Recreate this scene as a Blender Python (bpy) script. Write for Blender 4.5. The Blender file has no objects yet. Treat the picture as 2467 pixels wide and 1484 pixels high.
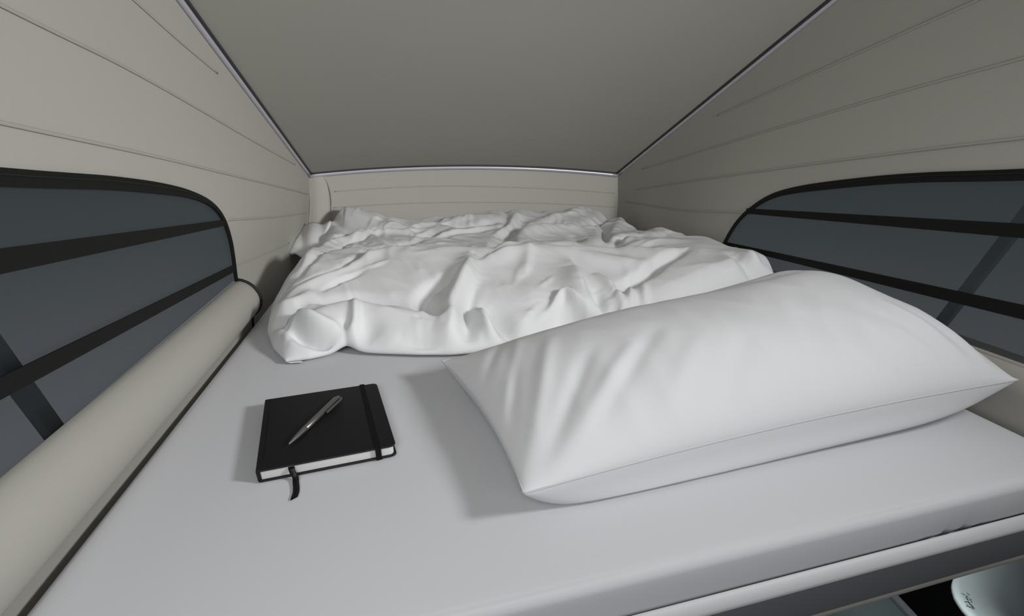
import bpy, bmesh, math, random
import numpy as np
from mathutils import Vector, Matrix, noise
from mathutils.geometry import delaunay_2d_cdt

random.seed(7)
S = bpy.context.scene
COL = S.collection
S.view_settings.view_transform = 'Standard'
S.view_settings.look = 'None'
S.view_settings.exposure = 0.0

# ------------------------------------------------------------------ camera
# bed axes: x across the bed, y along it, z up; mattress top is z = 0
CX, CY, FPX = 1233.5, 742.0, 1050.0
CAM = np.array([0.0, 0.0, 0.39])
R_ = np.array([0.973, -0.2321, 0.0])
R_ /= np.linalg.norm(R_)
PITCH = math.radians(21.0923395)
H_ = np.array([-R_[1], R_[0], 0.0])
Z_ = np.array([0.0, 0.0, 1.0])
F_ = math.cos(PITCH) * H_ - math.sin(PITCH) * Z_
U_ = math.sin(PITCH) * H_ + math.cos(PITCH) * Z_
cam = bpy.data.cameras.new('camera')
cam.sensor_width = 36.0
cam.lens = FPX / 2467.0 * 36.0
cam.clip_start = 0.01
camo = bpy.data.objects.new('camera', cam)
COL.objects.link(camo)
M = Matrix.Identity(4)
for i in range(3):
    M[i][0], M[i][1], M[i][2], M[i][3] = R_[i], U_[i], -F_[i], CAM[i]
camo.matrix_world = M
S.camera = camo


def at_z(px, py, z):
    """where the line of sight of a measured photo point meets height z (survey of the photo)"""
    d = R_ * (px - CX) / FPX + U_ * (CY - py) / FPX + F_
    return CAM + d * (z - CAM[2]) / d[2]


# ------------------------------------------------------------------ helpers
def obj(name, verts, faces, mat, parent=None, smooth=True, sharp=None):
    me = bpy.data.meshes.new(name)
    me.from_pydata([tuple(map(float, v)) for v in verts], [], [tuple(map(int, f)) for f in faces])
    me.validate()
    bm = bmesh.new()
    bm.from_mesh(me)
    bmesh.ops.recalc_face_normals(bm, faces=bm.faces)
    bm.to_mesh(me)
    bm.free()
    if smooth:
        me.polygons.foreach_set('use_smooth', [True] * len(me.polygons))
        if sharp:
            me.set_sharp_from_angle(angle=math.radians(sharp))
    if mat:
        me.materials.append(mat)
    o = bpy.data.objects.new(name, me)
    COL.objects.link(o)
    if parent:
        o.parent = parent
    return o


def empty(name, loc, rz=0.0):
    o = bpy.data.objects.new(name, None)
    o.empty_display_size = 0.05
    COL.objects.link(o)
    o.location = loc
    o.rotation_euler = (0, 0, rz)
    return o


def tag(o, label, cat, group=None):
    o['label'] = label
    o['category'] = cat
    if group:
        o['group'] = group
    return o


def struct(o):
    o['kind'] = 'structure'
    return o


def smooth(a, b, x):
    t = np.clip((np.asarray(x, float) - a) / (b - a), 0, 1)
    return t * t * (3 - 2 * t)


def resample(pts, step):
    """Catmull-Rom through pts, about step apart"""
    P = [np.array(p, float) for p in pts]
    P = [2 * P[0] - P[1]] + P + [2 * P[-1] - P[-2]]
    out = []
    for i in range(1, len(P) - 2):
        a, b, c, d = P[i - 1], P[i], P[i + 1], P[i + 2]
        n = max(1, int(np.linalg.norm(c - b) / step))
        for k in range(n):
            t = k / n
            out.append(0.5 * ((2 * b) + (-a + c) * t + (2 * a - 5 * b + 4 * c - d) * t * t + (-a + 3 * b - 3 * c + d) * t ** 3))
    out.append(P[-2])
    return np.array(out)


def sweep(pts, prof, up=(0, 0, 1), closed_prof=True, caps=True, side=None):
    """sweep a 2-D profile (a along side, b along normal) along 3-D points"""
    pts = [Vector(p) for p in pts]
    n = len(pts)
    m = len(prof)
    verts, faces = [], []
    for i, p in enumerate(pts):
        t = (pts[min(i + 1, n - 1)] - pts[max(i - 1, 0)]).normalized()
        u = Vector(up(i) if callable(up) else up)
        s = t.cross(u).normalized()
        u2 = s.cross(t).normalized()
        for a, b in prof:
            verts.append(p + s * a + u2 * b)
    for i in range(n - 1):
        for j in range(m if closed_prof else m - 1):
            j2 = (j + 1) % m
            faces.append((i * m + j, i * m + j2, (i + 1) * m + j2, (i + 1) * m + j))
    if caps and closed_prof:
        faces.append(tuple(range(m)))
        faces.append(tuple((n - 1) * m + k for k in range(m)))
    return verts, faces


def circ(r, k=8, sy=1.0):
    return [(r * math.cos(2 * math.pi * i / k), r * sy * math.sin(2 * math.pi * i / k)) for i in range(k)]


def rect(w, h):
    return [(-w / 2, -h / 2), (w / 2, -h / 2), (w / 2, h / 2), (-w / 2, h / 2)]


def box(x0, x1, y0, y1, z0, z1):
    v = [(x, y, z) for x in (x0, x1) for y in (y0, y1) for z in (z0, z1)]
    f = [(0, 1, 3, 2), (4, 6, 7, 5), (0, 4, 5, 1), (2, 3, 7, 6), (0, 2, 6, 4), (1, 5, 7, 3)]
    return v, f


def bevel_obj(o, w, seg=2, angle=40):
    m = o.modifiers.new('bevel', 'BEVEL')
    m.width = w
    m.segments = seg
    m.limit_method = 'ANGLE'
    m.angle_limit = math.radians(angle)
    return o


# ------------------------------------------------------------------ materials
def lin(c):
    c /= 255.0
    return c / 12.92 if c <= 0.04045 else ((c + 0.055) / 1.055) ** 2.4


def mat(name, rgb, rough=0.8, metal=0.0, bump=0.0, bscale=400.0, var=0.0, vscale=6.0, spec=0.5, sheen=0.0, stretch=None):
    m = bpy.data.materials.new(name)
    m.use_nodes = True
    nt = m.node_tree
    p = nt.nodes['Principled BSDF']
    col = tuple(rgb) + (1,)
    p.inputs['Base Color'].default_value = col
    p.inputs['Roughness'].default_value = rough
    p.inputs['Metallic'].default_value = metal
    p.inputs['Specular IOR Level'].default_value = spec
    if sheen:
        p.inputs['Sheen Weight'].default_value = sheen
    tc = nt.nodes.new('ShaderNodeTexCoord')
    src = tc.outputs['Object']
    if stretch:
        mp = nt.nodes.new('ShaderNodeMapping')
        mp.inputs['Scale'].default_value = stretch
        nt.links.new(src, mp.inputs['Vector'])
        src = mp.outputs['Vector']
    if var:
        n = nt.nodes.new('ShaderNodeTexNoise')
        n.inputs['Scale'].default_value = vscale
        n.inputs['Detail'].default_value = 4
        nt.links.new(src, n.inputs['Vector'])
        mx = nt.nodes.new('ShaderNodeMix')
        mx.data_type = 'RGBA'
        mx.inputs['A'].default_value = tuple(c * (1 - var) for c in rgb) + (1,)
        mx.inputs['B'].default_value = tuple(min(1, c * (1 + var)) for c in rgb) + (1,)
        nt.links.new(n.outputs['Fac'], mx.inputs['Factor'])
        nt.links.new(mx.outputs['Result'], p.inputs['Base Color'])
    if bump:
        n2 = nt.nodes.new('ShaderNodeTexNoise')
        n2.inputs['Scale'].default_value = bscale
        n2.inputs['Detail'].default_value = 2
        nt.links.new(src, n2.inputs['Vector'])
        b = nt.nodes.new('ShaderNodeBump')
        b.inputs['Strength'].default_value = bump
        b.inputs['Distance'].default_value = 0.001
        nt.links.new(n2.outputs['Fac'], b.inputs['Height'])
        nt.links.new(b.outputs['Normal'], p.inputs['Normal'])
    return m


CANVAS = mat('canvas', (0.41, 0.398, 0.36), 0.9, bump=0.15, bscale=900, var=0.03, vscale=3, spec=0.2)
CEIL = mat('ceiling_fabric', (0.37, 0.36, 0.325), 0.95, bump=0.12, bscale=700, var=0.03, vscale=4, spec=0.15)
SEAM = mat('seam_thread', (0.38, 0.37, 0.333), 0.9, spec=0.2)
PAD = mat('padded_leather', (0.37, 0.36, 0.325), 0.6, bump=0.1, bscale=600, var=0.02, spec=0.35)
BLACK = mat('black_webbing', (0.007, 0.007, 0.0065), 0.8, bump=0.3, bscale=1200, spec=0.25)
PIPING = mat('black_piping', (0.012, 0.012, 0.012), 0.6, spec=0.3)
SHEET = mat('fitted_sheet', (0.535, 0.54, 0.56), 0.9, bump=0.06, bscale=1400, spec=0.2)
DUVET = mat('duvet_cotton', (0.72, 0.725, 0.735), 0.9, bump=0.10, bscale=1100, spec=0.2)
PILLOW = mat('pillow_cotton', (0.66, 0.665, 0.683), 0.85, bump=0.06, bscale=1300, spec=0.25)
RAILM = mat('silver_edge_trim', (0.52, 0.52, 0.58), 0.35, metal=0.3)
RAILD = mat('dark_trim_and_shadow', (0.03, 0.03, 0.034), 0.6)  # dark parts, and the painted shadow along the roof trims
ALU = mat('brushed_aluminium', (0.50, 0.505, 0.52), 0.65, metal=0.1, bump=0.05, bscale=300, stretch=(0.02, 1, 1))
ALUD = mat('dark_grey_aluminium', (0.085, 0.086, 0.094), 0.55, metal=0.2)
BEIGE = mat('beige_felt_strip', (0.24, 0.23, 0.205), 0.9)
LEATH = mat('black_leatherette', (0.009, 0.008, 0.0095), 0.45, bump=0.25, bscale=900, spec=0.25)
BAND = mat('black_elastic', (0.003, 0.003, 0.003), 0.75, bump=0.2, bscale=1500, spec=0.2)
RIBBON = mat('black_satin_ribbon', (0.003, 0.003, 0.0035), 0.5, spec=0.3)
STEEL = mat('gunmetal', (0.30, 0.29, 0.28), 0.3, metal=0.9)
STRUTM = mat('strut_lightened_for_shade', (0.38, 0.42, 0.45), 0.8)  # right strut, colour lightened to make up for the light it misses
STRUTD = mat('strut_darkened_for_key', (0.05, 0.06, 0.068), 0.9, spec=0.1)  # same kind of strut, colour darkened to offset the key light on it
DARK = mat('black_cabin', (0.004, 0.004, 0.004), 0.9)
WHITEP = mat('glossy_pale_plastic', (0.70, 0.77, 0.78), 0.4, spec=0.5)
INK = mat('grey_print', (0.10, 0.11, 0.11), 0.8)
SMOKE = mat('smoked_glass', (0.045, 0.056, 0.057), 0.2, spec=0.6)
CHROME = mat('satin_chrome', (0.30, 0.31, 0.33), 0.28, metal=0.8)


def page_mat():
    m = bpy.data.materials.new('paper_pages')
    m.use_nodes = True
    nt = m.node_tree
    p = nt.nodes['Principled BSDF']
    p.inputs['Roughness'].default_value = 0.9
    tc = nt.nodes.new('ShaderNodeTexCoord')
    w = nt.nodes.new('ShaderNodeTexWave')
    w.bands_direction = 'Z'
    w.inputs['Scale'].default_value = 260
    w.inputs['Distortion'].default_value = 0.6
    cr = nt.nodes.new('ShaderNodeValToRGB')
    cr.color_ramp.elements[0].color = (0.50, 0.50, 0.49, 1)
    cr.color_ramp.elements[1].color = (0.70, 0.70, 0.69, 1)
    nt.links.new(tc.outputs['Object'], w.inputs['Vector'])
    nt.links.new(w.outputs['Fac'], cr.inputs['Fac'])
    nt.links.new(cr.outputs['Color'], p.inputs['Base Color'])
    return m


PAGES = page_mat()


def pane_mat():
    m = bpy.data.materials.new('tinted_film_window')
    m.use_nodes = True
    nt = m.node_tree
    nt.nodes.clear()
    out = nt.nodes.new('ShaderNodeOutputMaterial')
    tr = nt.nodes.new('ShaderNodeBsdfTransparent')
    tr.inputs['Color'].default_value = (0.62, 0.64, 0.66, 1)
    df = nt.nodes.new('ShaderNodeBsdfPrincipled')
    df.inputs['Base Color'].default_value = (0.028, 0.035, 0.040, 1)
    df.inputs['Roughness'].default_value = 0.5
    n = nt.nodes.new('ShaderNodeTexNoise')
    n.inputs['Scale'].default_value = 3.0
    mr = nt.nodes.new('ShaderNodeMapRange')
    mr.inputs['To Min'].default_value = 0.30
    mr.inputs['To Max'].default_value = 0.42
    tc = nt.nodes.new('ShaderNodeTexCoord')
    nt.links.new(tc.outputs['Object'], n.inputs['Vector'])
    nt.links.new(n.outputs['Fac'], mr.inputs['Value'])
    mx = nt.nodes.new('ShaderNodeMixShader')
    nt.links.new(mr.outputs['Result'], mx.inputs['Fac'])
    nt.links.new(tr.outputs[0], mx.inputs[1])
    nt.links.new(df.outputs[0], mx.inputs[2])
    nt.links.new(mx.outputs[0], out.inputs['Surface'])
    return m


PANE = pane_mat()

# ------------------------------------------------------------------ world: dim studio, paler towards the ground
W = bpy.data.worlds.new('studio')
S.world = W
W.use_nodes = True
nt = W.node_tree
bg = nt.nodes['Background']
tc = nt.nodes.new('ShaderNodeTexCoord')
sep = nt.nodes.new('ShaderNodeSeparateXYZ')
cr = nt.nodes.new('ShaderNodeValToRGB')
mr = nt.nodes.new('ShaderNodeMapRange')
mr.inputs['From Min'].default_value = -0.55
mr.inputs['From Max'].default_value = 0.15
e = cr.color_ramp.elements
e[0].position, e[0].color = 0.0, (0.20, 0.21, 0.225, 1)
e[1].position, e[1].color = 1.0, (0.036, 0.043, 0.047, 1)
x = cr.color_ramp.elements.new(0.55)
x.color = (0.080, 0.092, 0.098, 1)
nt.links.new(tc.outputs['Generated'], sep.inputs[0])
nt.links.new(sep.outputs['Z'], mr.inputs['Value'])
nt.links.new(mr.outputs['Result'], cr.inputs['Fac'])
nt.links.new(cr.outputs['Color'], bg.inputs['Color'])
bg.inputs['Strength'].default_value = 1.0

# ------------------------------------------------------------------ room shell
YB = -0.55                       # how far the shell runs back past the camera


def zl(y):                       # roof height over the left edge
    return 0.264 + (1.905 - y) * 0.406


def zr(y):                       # roof height over the right edge
    return 0.252 + (1.80 - y) * 0.449


def xl(y, z):                    # left canvas
    return -0.396 + 0.036 * float(smooth(0.0, 0.26, z)) - 0.006 * math.exp(-((y - 0.5) / 0.5) ** 2) * math.exp(-((z - .45) / .15) ** 2)


def xr(y, z):                    # right canvas
    t = float(smooth(0.10, max(0.2, zr(y)), z))
    s = float(smooth(1.0, 1.8, y))
    return 0.838 + 0.062 * (1 - (1 - t) * (1 - s)) + (0.012 * s * (1 - t))


L_OUT = [(-0.40, 0.47), (-0.1, 0.437), (0.2, 0.405), (0.531, 0.363), (0.597, 0.355), (0.687, 0.344), (0.791, 0.327), (0.877, 0.307), (0.947, 0.281),
         (0.988, 0.249), (1.014, 0.202), (1.032, 0.153), (1.05, 0.097)]
R_OUT = [(-0.40, 0.445), (-0.1, 0.412), (0.2, 0.382), (0.452, 0.351), (0.592, 0.336), (0.699, 0.319), (0.818, 0.294), (0.895, 0.267), (0.952, 0.225),
         (0.986, 0.182), (1.011, 0.123), (1.022, 0.088)]


def outline(top):
    c = resample([(a, b, 0) for a, b in top], 0.012)[:, :2]
    bot = [(y, 0.096 if top is L_OUT else 0.088) for y in np.linspace(top[-1][0] - 0.02, -0.40, 40)]
    left = [(-0.40, z) for z in np.linspace(bot[-1][1] + 0.02, top[0][1] - 0.02, 14)]
    return [tuple(p) for p in c] + bot + left


def inside(p, poly):
    x, y = p
    r = False
    n = len(poly)
    for i in range(n):
        x1, y1 = poly[i]
        x2, y2 = poly[(i + 1) % n]
        if (y1 > y) != (y2 > y) and x < (x2 - x1) * (y - y1) / (y2 - y1) + x1:
            r = not r
    return r


def near(p, poly, d):
    return min((p[0] - a) ** 2 + (p[1] - b) ** 2 for a, b in poly) < d * d


def wall_with_hole(name, xf, zf, ye, hole, mat_):
    zb = -0.10
    outer = [(y, zb) for y in np.arange(YB, ye, 0.04)] + [(ye, z) for z in np.linspace(zb, zf(ye), 10)[:-1]]
    outer += [(y, zf(y)) for y in np.linspace(ye, YB, 60)] + [(YB, z) for z in np.linspace(zf(YB), zb, 24)[1:-1]]
    pts = [Vector(p) for p in outer] + [Vector(p) for p in hole]
    no, nh = len(outer), len(hole)
    edges = [(i, (i + 1) % no) for i in range(no)] + [(no + i, no + (i + 1) % nh) for i in range(nh)]
    for y in np.arange(YB + 0.03, ye - 0.02, 0.035):
        for z in np.arange(zb + 0.03, zf(y) - 0.02, 0.03):
            p = (float(y), float(z))
            if not inside(p, hole) and not near(p, hole, 0.015):
                pts.append(Vector(p))
    vs, es, fs, *_ = delaunay_2d_cdt(pts, edges, [], 1, 1e-6)
    faces = []
    for f in fs:
        c = (sum(vs[i].x for i in f) / len(f), sum(vs[i].y for i in f) / len(f))
        if not inside(c, hole):
            faces.append(f)
    return obj(name, [(xf(v.x, v.y), v.x, v.y) for v in vs], faces, mat_)


L_HOLE, R_HOLE = outline(L_OUT), outline(R_OUT)
YL, YR = 1.905, 1.80
wl = struct(wall_with_hole('wall_left', xl, zl, YL, L_HOLE, CANVAS))
wr = struct(wall_with_hole('wall_right', xr, zr, YR, R_HOLE, CANVAS))


# far wall, slightly bowed; zt gives the bowed roof edge
def bow(u):
    return 0.030 * (1 - (2 * u - 1) ** 2)


def back_pt(u, v):
    """u 0..1 left to right, v 0..1 mattress level to roof edge"""
    zt = zl(YL) * (1 - u) + zr(YR) * u + bow(u)
    z = -0.10 + (zt + 0.10) * v
    x0, x1 = xl(YL, z), xr(YR, z)
    y = YL * (1 - u) + YR * u + 0.035 * (1 - (2 * u - 1) ** 4) * 1.0
    y -= 0.030 * math.exp(-(u / 0.05) ** 2) * 0
    return (x0 + (x1 - x0) * u, y, z)


NU, NV = 60, 14
bv = [back_pt(i / NU, j / NV) for i in range(NU + 1) for j in range(NV + 1)]
bf = [(i * (NV + 1) + j, (i + 1) * (NV + 1) + j, (i + 1) * (NV + 1) + j + 1, i * (NV + 1) + j + 1) for i in range(NU) for j in range(NV)]
wb = struct(obj('wall_back', bv, bf, CANVAS))

# ceiling
cv, cf = [], []
NY = 40
for i in range(NU + 1):
    u = i / NU
    for j in range(NY + 1):
        t = j / NY
        yl_, yr_ = YB + (YL - YB) * t, YB + (YR - YB) * t
        zl_, zr_ = zl(yl_), zr(yr_)
        x0, x1 = xl(yl_, zl_), xr(yr_, zr_)
        y = yl_ * (1 - u) + yr_ * u + 0.035 * (1 - (2 * u - 1) ** 4) * t
        z = zl_ * (1 - u) + zr_ * u + bow(u) * (0.5 + 0.5 * t)
        cv.append((x0 + (x1 - x0) * u, y, z))
cf = [(i * (NY + 1) + j, (i + 1) * (NY + 1) + j, (i + 1) * (NY + 1) + j + 1, i * (NY + 1) + j + 1) for i in range(NU) for j in range(NY)]
ce = struct(obj('ceiling', cv, cf, CEIL))


# canvas seams (stitched folds that fan out from the hinge end)
def seam(parent, pts, f, r=0.0022, name='seam', m=None, up=(1, 0, 0)):
    p = [f(q[0], q[1]) for q in resample([(a, b, 0) for a, b in pts], 0.015)]
    v, fc = sweep(p, circ(r, 8, 0.45), up=up)
    return obj(name, v, fc, m or SEAM, parent)


for s in ([(0.72, 0.61), (0.861, 0.58), (0.991, 0.55), (1.14, 0.52)],
          [(0.0, 0.595), (0.605, 0.51), (0.841, 0.475), (1.292, 0.387), (1.70, 0.312)],
          [(0.0, 0.485), (0.552, 0.404), (0.813, 0.365), (1.125, 0.314), (1.873, 0.193)],
          [(1.003, 0.238), (1.4, 0.182), (1.86, 0.124)],
          [(1.037, 0.133), (1.25, 0.106), (1.56, 0.070)]):
    seam(wl, s, lambda a, b: (xl(a, b) + 0.0012, a, b))
for s in ([(0.40, 0.642), (0.617, 0.591), (1.066, 0.486), (1.2, 0.455)],
          [(0.1, 0.575), (0.501, 0.502), (0.757, 0.455), (1.384, 0.328), (1.6, 0.285)],
          [(0.1, 0.44), (0.466, 0.394), (0.853, 0.335), (1.629, 0.205)],
          [(0.964, 0.216), (1.3, 0.175), (1.72, 0.145)]):
    seam(wr, s, lambda a, b: (xr(a, b) - 0.0016, a, b))
for s in ([(0.07, 0.80), (0.4, 0.80), (0.7, 0.78), (0.99, 0.77)], [(0.07, 0.63), (0.3, 0.63), (0.6, 0.62), (0.99, 0.60)]):
    seam(wb, s, lambda a, b: tuple(np.array(back_pt(a, b)) - np.array([0, 0.0016, 0])), r=0.0018, up=(0, -1, 0))
# corner gusset panel at the left end of the far wall
gv, gf = [], []
for j in range(9):
    v = j / 8
    a = np.array(back_pt(0.002, 0.30 + 0.70 * v))
    w_ = 0.062 - 0.012 * v
    b = np.array(back_pt(w_, 0.30 + 0.70 * v))
    for k in range(7):
        q = k / 6
        p = a * (1 - q) + b * q
        p[1] -= 0.003 + 0.016 * math.sin(math.pi * min(1, q * 1.0)) * (1 - 0.5 * v)
        gv.append(p)
gf = [(j * 7 + k, j * 7 + k + 1, (j + 1) * 7 + k + 1, (j + 1) * 7 + k) for j in range(8) for k in range(6)]
obj('corner_gusset', gv, gf, CANVAS, wb)
v, f = sweep(resample([back_pt(0.040, 0.995) - np.array([0, .006, 0]), back_pt(0.054, 0.88) - np.array([0, .006, 0]), back_pt(0.063, 0.7) - np.array([0, .005, 0]), back_pt(0.064, 0.4) - np.array([0, .004, 0])], 0.02), circ(0.0022, 6))
obj('corner_piping', v, f, SEAM, wb)
v, f = sweep(resample([(xl(YL, z) + 0.003, YL - 0.004, z) for z in (0.0, 0.08, 0.16, zl(YL))], 0.02), circ(0.0022, 6), up=(1, 0, 0))
obj('corner_piping', v, f, SEAM, wb)


# roof edge trims
def trim(name, pts, up, r=0.0065):
    v, f = sweep(pts, circ(r, 12))
    t = struct(obj(name, v, f, RAILM))
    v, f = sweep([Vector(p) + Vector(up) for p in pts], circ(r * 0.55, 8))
    obj('shadow_strip', v, f, RAILD, t)  # dark tube standing in for the shadow beside the trim
    return t


ys = np.linspace(YB, YL - 0.002, 50)
trim('trim_1', [(xl(y, zl(y)) + 0.005, y, zl(y) - 0.004) for y in ys], (0.0085, 0, 0.0015))
ys = np.linspace(YB, YR - 0.002, 50)
trim('trim_2', [(xr(y, zr(y)) - 0.005, y, zr(y) - 0.003) for y in ys], (-0.0082, 0, 0.002), 0.006)
trim('trim_3', [np.array(back_pt(u, 1.0)) + np.array([0, -0.008, -0.004]) for u in np.linspace(0.004, 0.996, 50)], (0, -0.004, 0.0068), 0.0085)


# windows
def window(idx, top, hole, xf, sgn, straps, inward):
    w = empty('window_%d' % idx, (xf(0.4, 0.2), 0.4, 0.1))
    w['kind'] = 'structure'
    inv = Matrix.Translation(w.location).inverted()

    def child(name, v, f, m, **k):
        return obj(name, [inv @ Vector(p) for p in v], f, m, w, **k)
    # pane: a film a little outside the canvas plane
    pts = [Vector(p) for p in hole]
    n = len(pts)
    edges = [(i, (i + 1) % n) for i in range(n)]
    for y in np.arange(-0.38, 1.05, 0.05):
        for z in np.arange(0.11, 0.47, 0.04):
            if inside((float(y), float(z)), hole) and not near((float(y), float(z)), hole, 0.012):
                pts.append(Vector((float(y), float(z))))
    vs, es, fs, *_ = delaunay_2d_cdt(pts, edges, [], 1, 1e-6)
    fs = [f for f in fs if inside((sum(vs[i].x for i in f) / len(f), sum(vs[i].y for i in f) / len(f)), hole)]
    child('pane', [(xf(p.x, p.y) - inward * 0.004, p.x, p.y) for p in vs], fs, PANE)
    c = resample([(a, b, 0) for a, b in top], 0.012)[:, :2]
    bw = []
    for i, (a, b) in enumerate(c):
        wd = 0.0155 * (1 - 0.55 * float(smooth(0.75, 1.0, a))) if sgn < 0 else 0.0145 * (1 - 0.55 * float(smooth(0.75, 1.0, a)))
        t = c[min(i + 1, len(c) - 1)] - c[max(i - 1, 0)]
        t = t / np.linalg.norm(t)
        nrm = np.array([t[1], -t[0]])          # towards the pane
        bw.append((np.array([a, b]) - nrm * 0.002, np.array([a, b]) + nrm * wd))
    v, f = [], []
    for (p, q) in bw:
        for h in (0.004, -0.001):
            for r in (p, q):
                v.append((xf(r[0], r[1]) + inward * h, r[0], r[1]))
    for i in range(len(bw) - 1):
        k = i * 4
        for a, b in ((0, 1), (1, 3), (3, 2), (2, 0)):
            f.append((k + a, k + b, k + 4 + b, k + 4 + a))
    child('edge_binding', v, f, BLACK, sharp=30)
    # the binding's stitched groove
    for off in (0.36,):
        g = [np.array(p) * (1 - off) + np.array(q) * off for p, q in bw]
        v, f = sweep([(xf(p[0], p[1]) + inward * 0.0042, p[0], p[1]) for p in g], circ(0.0011, 5))
        child('zip_teeth', v, f, PIPING)
    for (a0, b0, c0, a1, b1, c1) in straps:
        v, f = [], []
        n = 30
        for i in range(n + 1):
            t = i / n
            y0, zt, zb = a0 + (a1 - a0) * t, b0 + (b1 - b0) * t, c0 + (c1 - c0) * t
            for h in (0.003, 0.0005):
                for z in (zt, zb):
                    v.append((xf(y0, z) + inward * h, y0, z))
        for i in range(n):
            k = i * 4
            for a, b in ((0, 1), (1, 3), (3, 2), (2, 0)):
                f.append((k + a, k + b, k + 4 + b, k + 4 + a))
        child('strap', v, f, BLACK, sharp=30)
    return w


# strap: y0, top, bottom at the near end; y1, top, bottom at the far end
def ext(ya, ta, ba, yb, tb, bb, y0=-0.40):
    s1, s2 = (ta - tb) / (yb - ya), (ba - bb) / (yb - ya)
    return (y0, ta + s1 * (ya - y0), ba + s2 * (ya - y0) - 0.002, yb, tb, bb)


window(1, L_OUT, L_HOLE, xl, -1, [ext(0.496, 0.297, 0.276, 0.993, 0.240, 0.228), ext(0.444, 0.192, 0.173, 1.034, 0.137, 0.121)], 1)
window(2, R_OUT, R_HOLE, xr, 1, [ext(0.429, 0.280, 0.261, 0.959, 0.227, 0.214), ext(0.394, 0.172, 0.153, 1.008, 0.131, 0.120)], -1)


# padded side rails under the windows
def padded_rail(side, label):
    y0, y1 = YB, 1.052
    if side < 0:
        prof = [(-0.3865, 0.0950)] + [(-0.391 + 0.0475 * math.cos(math.radians(a)), 0.050 + 0.0475 * math.sin(math.radians(a))) for a in (80, 68, 55, 42, 29, 16, 3, -10, -23, -36, -49, -60)] + [(-0.3715, -0.004), (-0.374, -0.03), (-0.376, -0.06), (-0.3865, -0.07)]
    else:
        prof = [(0.868, 0.088), (0.856, 0.092), (0.846, 0.090), (0.836, 0.080), (0.829, 0.066), (0.826, 0.050), (0.828, 0.034), (0.831, 0.014), (0.834, -0.004), (0.840, -0.03), (0.842, -0.06), (0.868, -0.07)]
    t = empty('padded_rail', ((prof[0][0]), 0.4, -0.07))
    tag(t, label, 'rail')
    inv = Matrix.Translation(t.location).inverted()
    p = resample([(a, b, 0) for a, b in prof], 0.006)[:, :2]
    n = len(p)
    v, f = [], []
    Y = list(np.linspace(y0, y1 - 0.05, 30)) + [y1 - 0.03, y1 - 0.015, y1 - 0.006, y1]
    cen = np.array([prof[0][0], 0.02])
    for y in Y:
        k = 1.0 if y < y1 - 0.008 else (0.985 if y < y1 - 0.001 else 0.95)
        dz = 0.004 * float(smooth(1.0, 0.3, y))
        for a, b in p:
            q = cen + (np.array([a, b]) - cen) * k
            v.append(inv @ Vector((q[0], y, q[1] + dz * (0.5 + 5 * max(0, q[1])))))
    for i in range(len(Y) - 1):
        for j in range(n - 1):
            f.append((i * n + j, i * n + j + 1, (i + 1) * n + j + 1, (i + 1) * n + j))
    f.append(tuple((len(Y) - 1) * n + j for j in range(n)))
    obj('cushion', v, f, PAD, t, sharp=50)
    vv, ff = sweep([inv @ Vector((a, y1 + 0.001, b + 0.001)) for a, b in p], circ(0.0034, 8), up=(0, 1, 0))
    obj('piping', vv, ff, PIPING, t)
    return t


padded_rail(-1, 'beige padded side rail running along the bottom of the left window')
padded_rail(1, 'beige padded side rail below the right window, mostly hidden behind the pillow')

# struts of the lifting roof seen through the windows
def strut(label, a, b, w, m):
    a, b = Vector(a), Vector(b)
    v, f = sweep([a, b], rect(0.012, w), up=(0, 1, 0.3))
    c = (a + b) / 2
    o = obj('roof_strut', [p - c for p in v], f, m, smooth=False)
    o.location = c
    return tag(o, label, 'strut')


strut('dark diagonal roof strut faintly visible outside the left window', (-0.50, 0.575, 0.31), (-0.50, 0.663, -0.13), 0.024, STRUTD)
strut('dark diagonal roof strut faintly visible outside the right window', (1.00, 0.483, 0.39), (1.00, 0.622, -0.15), 0.018, STRUTM)

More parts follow.
